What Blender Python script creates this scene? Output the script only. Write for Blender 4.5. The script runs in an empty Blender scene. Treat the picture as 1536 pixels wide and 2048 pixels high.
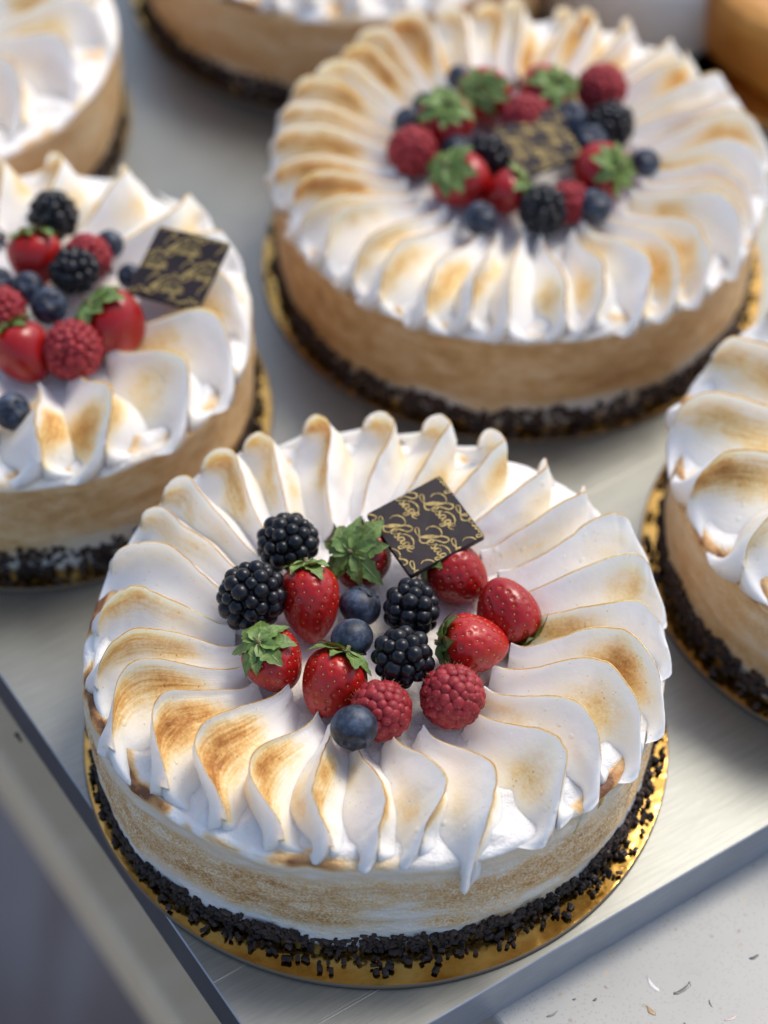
import bpy, math, random
import numpy as np
from mathutils import Vector, Matrix, Euler

random.seed(7)
S = 0.01                      # everything is written in centimetres, built in metres
R = math.radians
scene = bpy.context.scene

# ------------------------------------------------------------------ camera
cam_d = bpy.data.cameras.new("camera")
cam = bpy.data.objects.new("camera", cam_d)
scene.collection.objects.link(cam)
pitch, roll = R(48.29), R(1.24)
fw = Vector((0, math.cos(pitch), -math.sin(pitch)))
rt = Vector((1, 0, 0)); up = rt.cross(fw)
r2 = math.cos(roll) * rt + math.sin(roll) * up
u2 = r2.cross(fw)
rot = Matrix((r2, u2, -fw)).transposed().to_4x4()
cam.matrix_world = Matrix.Translation(Vector((0.39, -50.67, 68.36)) * S) @ rot
cam_d.sensor_fit = 'VERTICAL'
cam_d.sensor_height = 36.0
cam_d.sensor_width = 27.0
cam_d.lens = 36.0 * 4700 / 2048
cam_d.clip_start = 0.02
cam_d.clip_end = 60
cam_d.dof.use_dof = True
cam_d.dof.focus_distance = 0.778
cam_d.dof.aperture_fstop = 4.7
cam_d.dof.aperture_blades = 0
scene.camera = cam

# ------------------------------------------------------------------ light
SUN_EL, SUN_AZ = R(54), R(40)        # azimuth from +Y towards +X
world = bpy.data.worlds.new("World"); scene.world = world
world.use_nodes = True
wn = world.node_tree
bg = wn.nodes["Background"]
sky = wn.nodes.new("ShaderNodeTexSky"); sky.sky_type = 'NISHITA'
sky.sun_disc = False
sky.sun_elevation = SUN_EL; sky.sun_rotation = SUN_AZ
sky.air_density = 1.0; sky.dust_density = 2.2; sky.ozone_density = 1.0
wn.links.new(sky.outputs[0], bg.inputs[0]); bg.inputs[1].default_value = 0.15
sun_d = bpy.data.lights.new("sun", 'SUN'); sun = bpy.data.objects.new("sun", sun_d)
scene.collection.objects.link(sun)
sun_d.energy = 1.65; sun_d.angle = R(20); sun_d.color = (1.0, 0.93, 0.82)
sd = Vector((math.sin(SUN_AZ) * math.cos(SUN_EL), math.cos(SUN_AZ) * math.cos(SUN_EL), math.sin(SUN_EL)))
sun.rotation_euler = sd.to_track_quat('Z', 'Y').to_euler()
sun.location = sd * 3
scene.view_settings.view_transform = 'Standard'
scene.view_settings.look = 'None'
scene.view_settings.exposure = 0.45
scene.view_settings.gamma = 1.0

# ------------------------------------------------------------------ helpers
def vnoise(p, seed=0):
    """smooth value noise, p (N,3) -> 0..1"""
    p = np.asarray(p, float) + seed * 17.31
    i = np.floor(p).astype(np.int64); f = p - i; f = f * f * (3 - 2 * f)
    def h(a, b, c):
        n = (a * 374761393 + b * 668265263 + c * 2147483647 + 12345) & 0xffffffff
        n = ((n ^ (n >> 13)) * 1274126177) & 0xffffffff
        n = ((n ^ (n >> 16)) * 2246822519) & 0xffffffff
        return ((n ^ (n >> 15)) & 0xffff) / 65535.0
    x, y, z = i[:, 0], i[:, 1], i[:, 2]; fx, fy, fz = f[:, 0], f[:, 1], f[:, 2]
    def L(a, b, t): return a + (b - a) * t
    return L(L(L(h(x, y, z), h(x + 1, y, z), fx), L(h(x, y + 1, z), h(x + 1, y + 1, z), fx), fy),
             L(L(h(x, y, z + 1), h(x + 1, y, z + 1), fx), L(h(x, y + 1, z + 1), h(x + 1, y + 1, z + 1), fx), fy), fz)
def fbm(p, seed=0, o=3):
    p = np.asarray(p, float); s = 0; a = .5; t = 0
    for k in range(o):
        s = s + a * vnoise(p * 2 ** k, seed + k * 3); t += a; a *= .5
    return s / t
def sstep(a, b, x):
    t = np.clip((np.asarray(x, float) - a) / (b - a), 0, 1); return t * t * (3 - 2 * t)

def mk(name, verts, faces, mat, parent=None, smooth=True, uv=None, attrs=None, loc=(0, 0, 0), rot=None):
    me = bpy.data.meshes.new(name)
    verts = np.asarray(verts, float) * S
    me.from_pydata(verts.tolist(), [], [tuple(int(i) for i in f) for f in faces])
    if attrs:
        for k, v in attrs.items():
            a = me.attributes.new(k, 'FLOAT', 'POINT'); a.data.foreach_set('value', np.asarray(v, np.float32))
    if uv is not None:
        l = me.uv_layers.new(name='UVMap'); n = len(me.loops)
        vi = np.empty(n, np.int32); me.loops.foreach_get('vertex_index', vi)
        l.data.foreach_set('uv', np.asarray(uv, np.float32)[vi].ravel())
    if smooth: me.polygons.foreach_set('use_smooth', [True] * len(me.polygons))
    for m in (mat if isinstance(mat, (list, tuple)) else [mat]): me.materials.append(m)
    me.update()
    o = bpy.data.objects.new(name, me); scene.collection.objects.link(o)
    o.location = Vector(loc) * S
    if rot is not None: o.rotation_euler = rot
    if parent: o.parent = parent
    return o
def inst(name, me, parent=None, loc=(0, 0, 0), rot=None, scale=None):
    o = bpy.data.objects.new(name, me); scene.collection.objects.link(o)
    o.location = Vector(loc) * S
    if rot is not None: o.rotation_euler = rot
    if scale is not None: o.scale = scale
    if parent: o.parent = parent
    return o
def tag(o, label=None, cat=None, group=None, kind=None):
    if label: o['label'] = label
    if cat: o['category'] = cat
    if group: o['group'] = group
    if kind: o['kind'] = kind
    return o
def empty(name, loc, rz=0.0):
    o = bpy.data.objects.new(name, None); scene.collection.objects.link(o)
    o.empty_display_size = .01
    o.location = Vector(loc) * S; o.rotation_euler = (0, 0, rz); return o
def grid_faces(nu, nv, closed_u=False):
    f = []
    for i in range(nu - (0 if closed_u else 1)):
        i2 = (i + 1) % nu
        for j in range(nv - 1):
            f.append((i * nv + j, i2 * nv + j, i2 * nv + j + 1, i * nv + j + 1))
    return f
def lathe(prof, n):
    """prof list (r,z) -> verts, faces (closed in angle)"""
    prof = np.asarray(prof, float); a = np.linspace(0, 2 * np.pi, n, endpoint=False)
    v = np.stack([np.outer(np.cos(a), prof[:, 0]), np.outer(np.sin(a), prof[:, 0]), np.tile(prof[:, 1], (n, 1))], -1)
    return v.reshape(-1, 3), grid_faces(n, len(prof), True)
def usphere(nu, nv):
    v = [(0, 0, 1)]
    for j in range(1, nv):
        t = math.pi * j / nv
        for i in range(nu):
            a = 2 * math.pi * i / nu; v.append((math.sin(t) * math.cos(a), math.sin(t) * math.sin(a), math.cos(t)))
    v.append((0, 0, -1)); f = []
    for i in range(nu): f.append((0, 1 + i, 1 + (i + 1) % nu))
    for j in range(nv - 2):
        for i in range(nu):
            a = 1 + j * nu + i; b = 1 + j * nu + (i + 1) % nu
            f.append((a, a + nu, b + nu, b))
    e = len(v) - 1; s = 1 + (nv - 2) * nu
    for i in range(nu): f.append((e, s + (i + 1) % nu, s + i))
    return np.array(v), f
def joined(items):
    """items: list of (verts, faces) -> one"""
    V, F, n = [], [], 0
    for v, f in items:
        V.append(np.asarray(v)); F += [tuple(i + n for i in q) for q in f]; n += len(v)
    return np.concatenate(V), F
def rotmat(d):
    return np.array(Vector(d).to_track_quat('Z', 'Y').to_matrix())

# ------------------------------------------------------------------ materials
class N:
    def __init__(s, name):
        s.m = bpy.data.materials.new(name); s.m.use_nodes = True
        s.t = s.m.node_tree; s.b = s.t.nodes["Principled BSDF"]
    def n(s, kind, **kw):
        x = s.t.nodes.new(kind)
        for k, v in kw.items(): setattr(x, k, v)
        return x
    def l(s, a, b): s.t.links.new(a, b)
    def set(s, **kw):
        for k, v in kw.items(): s.b.inputs[k.replace('_', ' ')].default_value = v
        return s
    def coord(s, kind='Object', scale=(1, 1, 1)):
        c = s.n('ShaderNodeTexCoord'); m = s.n('ShaderNodeMapping'); m.inputs['Scale'].default_value = scale
        s.l(c.outputs[kind], m.inputs[0]); return m.outputs[0]
    def noise(s, vec, scale, detail=3, rough=.55):
        x = s.n('ShaderNodeTexNoise'); x.inputs['Scale'].default_value = scale
        x.inputs['Detail'].default_value = detail; x.inputs['Roughness'].default_value = rough
        s.l(vec, x.inputs['Vector']); return x.outputs['Fac']
    def vor(s, vec, scale, out='Distance', feat='F1'):
        x = s.n('ShaderNodeTexVoronoi'); x.feature = feat; x.inputs['Scale'].default_value = scale
        s.l(vec, x.inputs['Vector']); return x.outputs[out]
    def ramp(s, fac, stops, interp='LINEAR'):
        x = s.n('ShaderNodeValToRGB'); x.color_ramp.interpolation = interp
        e = x.color_ramp.elements
        while len(e) < len(stops): e.new(.5)
        for q, (p, c) in zip(e, stops):
            q.position = p; q.color = (c, c, c, 1) if isinstance(c, (int, float)) else (*c, 1)
        s.l(fac, x.inputs[0]); return x.outputs[0]
    def mth(s, op, a, b=None, c=None, clamp=False):
        x = s.n('ShaderNodeMath', operation=op); x.use_clamp = clamp
        for i, q in enumerate((a, b, c)):
            if q is None: continue
            if isinstance(q, (int, float)): x.inputs[i].default_value = q
            else: s.l(q, x.inputs[i])
        return x.outputs[0]
    def mix(s, fac, a, b, mode='MIX'):
        x = s.n('ShaderNodeMix', data_type='RGBA', blend_type=mode)
        for sock, q in ((x.inputs[0], fac), (x.inputs[6], a), (x.inputs[7], b)):
            if isinstance(q, (int, float)): sock.default_value = q
            elif isinstance(q, tuple): sock.default_value = (*q, 1)
            else: s.l(q, sock)
        return x.outputs[2]
    def bump(s, h, dist, strength=1.0, prev=None):
        x = s.n('ShaderNodeBump'); x.inputs['Distance'].default_value = dist; x.inputs['Strength'].default_value = strength
        s.l(h, x.inputs['Height'])
        if prev is not None: s.l(prev, x.inputs['Normal'])
        return x.outputs[0]
    def attr(s, name):
        x = s.n('ShaderNodeAttribute'); x.attribute_name = name; return x.outputs['Fac']

WHITE = (0.87, 0.84, 0.81)
TOAST = [(0, WHITE), (.14, (.88, .81, .67)), (.32, (.84, .65, .34)), (.52, (.72, .44, .15)), (.75, (.50, .22, .05)), (1, (.13, .045, .015))]
WTOAST = [(0, WHITE), (.15, (.84, .76, .65)), (.35, (.84, .63, .38)), (.55, (.72, .45, .20)), (.78, (.50, .25, .09)), (1, (.18, .07, .025))]

def mat_petal():
    m = N("meringue_petal")
    uv = m.n('ShaderNodeUVMap').outputs[0]
    mp = m.n('ShaderNodeMapping'); mp.inputs['Scale'].default_value = (1.6, 26, 1); m.l(uv, mp.inputs[0])
    scr = m.attr('scraped')
    streak = m.mth('ADD', m.mth('MULTIPLY', m.mth('SUBTRACT', m.noise(mp.outputs[0], 1.0, 3, .6), .5), m.mth('MULTIPLY_ADD', scr, .85, .15)), .5)
    o = m.coord('Object')
    fine = m.noise(o, 900, 3, .65); mid = m.noise(o, 160, 3, .6)
    t = m.attr('toast')
    k = m.mth('ADD', m.mth('MULTIPLY', streak, .9), m.mth('ADD', m.mth('MULTIPLY', fine, .55), m.mth('MULTIPLY', mid, .55)))
    k = m.mth('SUBTRACT', k, 1.0)
    e = m.mth('MULTIPLY_ADD', m.mth('MULTIPLY', k, m.mth('MULTIPLY', t, m.mth('SUBTRACT', 1.25, t))), 2.4, t)
    # small caramel specks
    vd = m.vor(o, 420)
    sp = m.mth('LESS_THAN', vd, .115)
    spn = m.mth('GREATER_THAN', m.noise(o, 130, 1), .52)
    e = m.mth('ADD', e, m.mth('MULTIPLY', m.mth('MULTIPLY', sp, spn), .35), clamp=True)
    e = m.mth('MINIMUM', e, .82)
    m.l(m.ramp(e, TOAST), m.b.inputs['Base Color'])
    m.set(Roughness=.42, Subsurface_Weight=.5, Subsurface_Scale=.006)
    m.b.inputs['Subsurface Radius'].default_value = (1.0, .75, .5)
    m.b.inputs['Specular IOR Level'].default_value = .35
    b1 = m.bump(streak, .0004, .55)
    b2 = m.bump(mid, .0009, .45, b1)
    pits = m.ramp(m.vor(o, 260), [(0, 0), (.12, 1)])
    pm = m.mth('MULTIPLY', m.mth('SUBTRACT', 1.0, pits), m.mth('GREATER_THAN', m.noise(o, 75, 1), .56))
    b3 = m.bump(pm, .0006, .8, b2)
    bub = m.ramp(m.vor(o, 190), [(0, 1), (.16, .6), (.22, 0)]); bm = m.mth('MULTIPLY', bub, m.mth('GREATER_THAN', m.noise(m.coord('Object', (1, 1, .9)), 105, 1), .55))
    b3 = m.bump(bm, .0005, .7, b3)
    m.l(b3, m.b.inputs['Normal']); return m.m
def mat_wall(name='meringue_wall', blurry=False):
    m = N(name)
    o = m.coord('Object')
    st = m.coord('Object', (1, 1, 1.5))
    t = m.attr('toast'); sp = m.attr('speck')
    fine = m.noise(st, 1000, 4, .65); fine2 = m.noise(o, 1500, 2, .6); mid = m.noise(st, 120, 3, .6)
    pore = m.ramp(m.mth('ADD', m.mth('MULTIPLY', fine, .7), m.mth('MULTIPLY', fine2, .3)), [(.40, .28), (.56, 1)])
    mask = m.mth('ADD', m.mth('MULTIPLY', sp, pore), m.mth('SUBTRACT', 1.0, sp))
    e = m.mth('MULTIPLY', t, mask)
    e = m.mth('ADD', e, m.mth('MULTIPLY', m.mth('MULTIPLY', m.mth('SUBTRACT', mid, .5), t), 1.1), clamp=True)
    m.l(m.ramp(e, WTOAST), m.b.inputs['Base Color'])
    m.set(Roughness=.45, Subsurface_Weight=.4, Subsurface_Scale=.005)
    m.b.inputs['Subsurface Radius'].default_value = (1.0, .75, .5)
    m.b.inputs['Specular IOR Level'].default_value = .4
    b1 = m.bump(m.noise(m.coord('Object', (1, 1, 2.2)), 260, 4, .6), .0016, .75)
    b2 = m.bump(fine, .0005, .5, b1)
    m.l(b2, m.b.inputs['Normal']); return m.m
M_PETAL, M_WALL = mat_petal(), mat_wall()

def mat_crumb():
    m = N("dark_chocolate_crumb"); o = m.coord('Object')
    n = m.noise(o, 500, 3); oi = m.n('ShaderNodeObjectInfo')
    n = m.mth('ADD', n, m.mth('MULTIPLY', m.mth('SUBTRACT', m.noise(o, 60, 1), .5), .6)); n = m.mth('ADD', n, m.mth('MULTIPLY', m.mth('SUBTRACT', oi.outputs['Random'], .5), .3))
    m.l(m.ramp(n, [(.3, (.016, .011, .010)), (.7, (.075, .046, .036))]), m.b.inputs['Base Color'])
    m.set(Roughness=.5, Specular_IOR_Level=.35); m.l(m.bump(n, .0006, .6), m.b.inputs['Normal']); return m.m
M_CRUMB = mat_crumb()
def mat_gold():
    m = N("gold_foil_card"); o = m.coord('Object')
    v = m.vor(o, 330, feat='SMOOTH_F1'); n = m.noise(o, 60, 4, .6)
    m.l(m.ramp(n, [(.3, (.40, .22, .045)), (.7, (.70, .45, .14))]), m.b.inputs['Base Color'])
    m.set(Metallic=1.0)
    m.l(m.ramp(n, [(.3, .07), (.7, .2)]), m.b.inputs['Roughness'])
    b = m.bump(v, .0006, .22); m.l(m.bump(n, .002, .08, b), m.b.inputs['Normal']); return m.m
M_GOLD = mat_gold()
def simple(name, col, rough=.5, **kw):
    m = N(name); m.set(Base_Color=(*col, 1), Roughness=rough)
    for k, v in kw.items(): m.b.inputs[k.replace('_', ' ')].default_value = v
    return m.m
M_GOLDEDGE = simple('cut_card_edge', (.16, .12, .08), .6)

def mat_straw():
    m = N("strawberry_flesh"); o = m.coord('Object')
    t = m.attr('tone'); n = m.noise(o, 90, 3)
    e = m.mth('ADD', t, m.mth('MULTIPLY', m.mth('SUBTRACT', n, .5), .25))
    m.l(m.ramp(e, [(0, (.12, .002, .003)), (.45, (.34, .006, .006)), (.8, (.48, .014, .008)), (1, (.62, .16, .06))]), m.b.inputs['Base Color'])
    m.set(Roughness=.30, Subsurface_Weight=.12, Subsurface_Scale=.003)
    m.b.inputs['Subsurface Radius'].default_value = (1, .15, .08)
    m.l(m.bump(m.noise(o, 420, 2), .0005, .35), m.b.inputs['Normal']); return m.m
M_STRAW = mat_straw()
M_SEED = simple('strawberry_seed', (.62, .34, .07), .4)
def mat_leaf():
    m = N("strawberry_leaf"); uv = m.n('ShaderNodeUVMap').outputs[0]
    sep = m.n('ShaderNodeSeparateXYZ'); m.l(uv, sep.inputs[0])
    mid = m.mth('ABSOLUTE', m.mth('SUBTRACT', sep.outputs[1], .5))
    vein = m.ramp(mid, [(0, 1), (.06, 0)])
    o = m.coord('Object'); n = m.noise(o, 260, 3)
    c = m.ramp(n, [(.3, (.06, .12, .02)), (.7, (.20, .30, .07))])
    m.l(m.mix(m.mth('MULTIPLY', vein, .6), c, (.28, .34, .13)), m.b.inputs['Base Color'])
    m.set(Roughness=.5, Subsurface_Weight=.1, Subsurface_Scale=.002)
    w = m.n('ShaderNodeTexWave'); w.inputs['Scale'].default_value = 2.2; w.inputs['Distortion'].default_value = 9; w.inputs['Detail'].default_value = 2
    m.l(uv, w.inputs[0])
    m.l(m.bump(w.outputs[1], .0002, .25, m.bump(vein, .0003, .6, m.bump(n, .0004, .5))), m.b.inputs['Normal']); return m.m
M_LEAF = mat_leaf()
M_STEM = simple('strawberry_stem', (.16, .13, .05), .6)
def mat_drupe(name, c1, c2, rough, sss=0.0, coat=0.0):
    m = N(name); o = m.coord('Object')
    n = m.noise(m.n('ShaderNodeNewGeometry').outputs['Position'], 330, 3)
    m.l(m.ramp(n, [(.3, c1), (.72, c2)]), m.b.inputs['Base Color'])
    m.set(Roughness=rough, Coat_Weight=coat, Coat_Roughness=.15, Subsurface_Weight=sss, Subsurface_Scale=.002)
    m.b.inputs['Subsurface Radius'].default_value = (1, .2, .2)
    m.b.inputs['Specular IOR Level'].default_value = .38
    return m.m
M_BLACK = mat_drupe('blackberry_skin', (.003, .0033, .005), (.010, .010, .015), .30)
M_BLACKCORE = simple('blackberry_core', (.004, .002, .006), .6)
M_RASP = mat_drupe('raspberry_skin', (.20, .006, .010), (.38, .028, .036), .5, .2)
M_RASPCORE = simple('raspberry_core', (.22, .006, .012), .6)
M_HAIR = simple('raspberry_hair', (.55, .28, .14), .6)
def mat_blue():
    m = N("blueberry_skin"); o = m.coord('Object')
    n = m.noise(o, 110, 4, .65); n2 = m.noise(o, 420, 3, .7)
    e = m.mth('ADD', m.mth('MULTIPLY', n, .7), m.mth('MULTIPLY', n2, .35))
    m.l(m.ramp(e, [(.40, (.006, .008, .014)), (.52, (.022, .033, .058)), (.68, (.085, .115, .17))]), m.b.inputs['Base Color'])
    m.set(Roughness=.5); m.l(m.bump(n2, .0003, .3), m.b.inputs['Normal']); return m.m
M_BLUE = mat_blue()
M_CROWN = simple('blueberry_crown', (.012, .014, .028), .7)
def mat_plaque():
    m = N("dark_chocolate"); o = m.coord('Object'); n = m.noise(o, 70, 4, .6)
    m.l(m.ramp(n, [(.3, (.014, .008, .009)), (.7, (.026, .015, .016))]), m.b.inputs['Base Color'])
    m.l(m.ramp(n, [(.3, .34), (.7, .58)]), m.b.inputs['Roughness']); m.b.inputs['Specular IOR Level'].default_value = .35
    m.l(m.bump(n, .0012, .3), m.b.inputs['Normal']); return m.m
M_PLAQUE = mat_plaque()
def mat_gilt():
    m = N("gold_print"); n = m.noise(m.coord('Object'), 420, 3)
    m.l(m.ramp(n, [(.32, (.20, .13, .04)), (.6, (.58, .42, .14))]), m.b.inputs['Base Color'])
    m.set(Roughness=.45, Metallic=.25); return m.m
M_GILT = mat_gilt()

def mat_tray():
    m = N("brushed_aluminium"); o = m.coord('Object')
    sc = m.noise(m.coord('Object', (1, 14, 1)), 60, 4, .6)
    bl = m.noise(o, 9, 4, .6); fi = m.noise(o, 700, 2)
    # thin scratches in several directions
    def scratch(rz, s):
        c = m.n('ShaderNodeTexCoord'); mp = m.n('ShaderNodeMapping')
        mp.inputs['Rotation'].default_value = (0, 0, rz); mp.inputs['Scale'].default_value = (6, 900, 1)
        m.l(c.outputs['Object'], mp.inputs[0]); q = m.noise(mp.outputs[0], s, 1)
        return m.ramp(q, [(.74, 0), (.78, 1)])
    s = m.mth('ADD', m.mth('ADD', scratch(.3, 1), scratch(1.4, .8)), scratch(-.7, 1.2), clamp=True)
    e = m.mth('ADD', m.mth('MULTIPLY', sc, .5), m.mth('MULTIPLY', bl, .6))
    c = m.ramp(e, [(.35, (.21, .215, .205)), (.75, (.31, .32, .29))])
    m.l(m.mix(m.mth('MULTIPLY', s, .25), c, (.75, .74, .70)), m.b.inputs['Base Color'])
    m.set(Metallic=.85)
    m.l(m.ramp(m.mth('ADD', m.mth('MULTIPLY', bl, .7), m.mth('MULTIPLY', fi, .3)), [(.3, .32), (.7, .46)]), m.b.inputs['Roughness'])
    m.l(m.bump(fi, .0001, .12, m.bump(s, .0002, .3)), m.b.inputs['Normal']); return m.m
M_TRAY = mat_tray()
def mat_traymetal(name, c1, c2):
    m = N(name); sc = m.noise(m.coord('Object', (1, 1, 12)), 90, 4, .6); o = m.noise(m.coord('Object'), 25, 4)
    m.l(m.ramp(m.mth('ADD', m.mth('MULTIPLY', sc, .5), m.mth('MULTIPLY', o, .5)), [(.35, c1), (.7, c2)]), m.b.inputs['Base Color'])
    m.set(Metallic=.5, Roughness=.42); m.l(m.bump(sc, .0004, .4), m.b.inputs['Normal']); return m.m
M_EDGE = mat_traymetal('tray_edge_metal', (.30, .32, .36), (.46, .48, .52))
M_EDGE_SHADED = mat_traymetal('tray_edge_metal_shaded', (.07, .075, .085), (.12, .125, .135))  # shaded copy of the edge metal, shade put into the colour
def mat_terrazzo():
    m = N("terrazzo"); o = m.coord('Object')
    v = m.vor(o, 900, 'Color'); sp = m.n('ShaderNodeSeparateColor'); m.l(v, sp.inputs[0])
    d = m.vor(o, 900)
    big = m.vor(o, 330); bc = m.vor(o, 330, 'Color'); sb = m.n('ShaderNodeSeparateColor'); m.l(bc, sb.inputs[0])
    n = m.noise(o, 14, 3)
    base = m.ramp(n, [(.3, (.33, .33, .31)), (.7, (.41, .41, .385))])
    f1 = m.mth('MULTIPLY', m.mth('LESS_THAN', d, .38), m.mth('GREATER_THAN', sp.outputs[0], .58))
    f2 = m.mth('MULTIPLY', m.mth('LESS_THAN', big, .26), m.mth('GREATER_THAN', sb.outputs[0], .86))
    c = m.mix(m.mth('MULTIPLY', f1, .7), base, (.30, .29, .28))
    c = m.mix(m.mth('MULTIPLY', f2, .85), c, m.mix(sb.outputs[1], (.22, .20, .18), (.45, .36, .24)))
    m.l(c, m.b.inputs['Base Color']); m.set(Roughness=.3); return m.m
M_TERR = mat_terrazzo()

# ------------------------------------------------------------------ the setting
A = Vector((.563, -.827, 0)).normalized(); B = Vector((.828, .560, 0)).normalized()
A = Vector((A.x, A.y, 0)); B = Vector((-A.y, A.x, 0))       # front edge is square to the left edge
K = Vector((-2.06, -14.98, 0))                               # near corner of the tray
AZ = math.atan2(B.y, B.x)
def slab(name, corner, la, lb, z0, z1, mat, bev=.06, parent=None):
    """box from corner, extending la along -A and lb along +B"""
    n = [(0, 0), (lb, 0), (lb, la), (0, la)]
    b = bev
    def ring(ins, z): return [(ins, ins, z), (lb - ins, ins, z), (lb - ins, la - ins, z), (ins, la - ins, z)]
    V = ring(0, z0) + ring(0, z1 - b) + ring(b * .4, z1 - b * .35) + ring(b, z1)
    F = [(3, 2, 1, 0)]
    for k in range(3):
        for i in range(4): F.append((4 * k + i, 4 * k + (i + 1) % 4, 4 * k + 4 + (i + 1) % 4, 4 * k + 4 + i))
    F.append((12, 13, 14, 15))
    o = mk(name, V, F, mat, parent, smooth=False)
    if not parent:
        o.location = Vector((corner.x, corner.y, 0)) * S; o.rotation_euler = (0, 0, AZ)
    return o
# tray = thick aluminium slab; shade on its left face is painted as darker metal
tray = slab('serving_tray', K, 95, 75, -2.0, 0, [M_TRAY], .05)
tray.data.materials.append(M_EDGE); tray.data.materials.append(M_EDGE_SHADED)
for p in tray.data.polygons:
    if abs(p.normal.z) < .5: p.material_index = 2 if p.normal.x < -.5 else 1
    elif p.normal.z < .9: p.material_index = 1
tag(tray, 'thick grey brushed metal slab holding all the meringue cakes', 'tray')
# counter under the tray
ck = Vector((4.3, -10.4, 0)) + A * 14
counter = slab('terrazzo_counter', ck, 120, 90, -8, -2.004, M_TERR, .15)
tag(counter, kind='structure')
# chips of stone showing in the terrazzo
CH = [(12.51, -7.13, .1, .9, .25, (.13, .12, .11)), (10.94, -9.43, .65, 1.0, .11, (.14, .14, .13)), (9.75, -10.28, -.7, .42, .17, (.36, .24, .12)),
      (9.86, -9.28, -.9, .7, .12, (.74, .70, .68)), (13.46, -8.12, .4, .34, .14, (.10, .10, .10)), (8.65, -11.02, -.5, .3, .16, (.36, .22, .12)),
      (10.88, -10.82, 1.5, .34, .07, (.13, .13, .12)), (6.46, -10.5, .5, .45, .09, (.2, .19, .18)), (11.79, -9.95, -1.3, .35, .05, (.2, .2, .2)),
      (12.5, -10.5, .4, .5, .09, (.6, .5, .45)), (7.9, -9.9, .7, .14, .10, (.12, .1, .1)), (8.3, -9.4, -.4, .14, .09, (.35, .3, .27)), (7.2, -9.9, .2, .12, .08, (.1, .1, .1))]
MC = {}
for (x, y, rz, l, w, c) in CH[1:]:
    if c not in MC: MC[c] = simple('stone_chip', c, .35)
    n = 12; V = []; rnd = random.Random(int(x * 100))
    for z, s in ((-.02, 1), (.004, 1), (.008, .9)):
        for i in range(n):
            a = 2 * math.pi * i / n; k = s * (1 + .25 * math.sin(2 * a + x) + rnd.uniform(-.12, .12))
            V.append((l * .5 * math.cos(a) * k, w * .5 * math.sin(a) * k + .12 * l * math.cos(a) ** 2, z))
    F = [(i, (i + 1) % n, n + (i + 1) % n, n + i) for i in range(n)] + [(n + i, n + (i + 1) % n, 2 * n + (i + 1) % n, 2 * n + i) for i in range(n)] + [tuple(range(2 * n, 3 * n))]
    loc = (Vector((x, y, -2.0)) - ck); loc = Matrix.Rotation(-AZ, 3, 'Z') @ loc
    mk('stone_chip', V, F, MC[c], counter, loc=(loc.x, loc.y, -2.0), rot=(0, 0, rz - AZ))
# cabinet ledge and floor below the overhanging edge
def mat_ledge():
    m = N("tan_wood"); n = m.noise(m.coord('Object', (1, 12, 1)), 12, 4)
    m.l(m.ramp(n, [(.3, (.82, .60, .38)), (.7, (.90, .70, .47))]), m.b.inputs['Base Color']); m.set(Roughness=.5); return m.m
le = Vector((-18.91, 19.14, 0)) + A * 55
ledge = slab('cabinet_ledge', le, 140, 60, -34, -30, mat_ledge(), .4)
tag(ledge, 'blurred tan wooden ledge below the overhanging left edge of the metal tray', 'ledge')
def mat_floor():
    m = N("floor_matting"); n = m.noise(m.coord('Object', (1, .12, 1)), 14, 2)
    n2 = m.noise(m.coord('Object'), 4, 2)
    e = m.mth('ADD', m.mth('MULTIPLY', n, .6), m.mth('MULTIPLY', n2, .4))
    m.l(m.ramp(e, [(.38, (.10, .085, .09)), (.48, (.14, .12, .12)), (.56, (.19, .18, .19)), (.7, (.42, .37, .34))]), m.b.inputs['Base Color'])
    m.set(Roughness=.7); return m.m
gs = 3000
fl = mk('floor', [(-gs, -gs, -92), (gs, -gs, -92), (gs, gs, -92), (-gs, gs, -92)], [(0, 1, 2, 3)], mat_floor(), smooth=False); tag(fl, kind='structure')

# small dark screw at the tray side
def screw():
    t = empty('side_screw', (-12.95, .62, -2.02), AZ)
    prof = [(0, .12), (.06, .11), (.09, .08), (.09, .0), (.05, -.02), (.05, -.3), (0, -.3)]
    v, f = lathe(prof, 16)
    mk('screw_head', v[:, [1, 2, 0]] * [1, 1, 1], f, simple('dark_steel', (.02, .02, .022), .3, Metallic=.8), t)
    tag(t, 'tiny black screw head under the left edge of the metal tray', 'screw')
screw()

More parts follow.
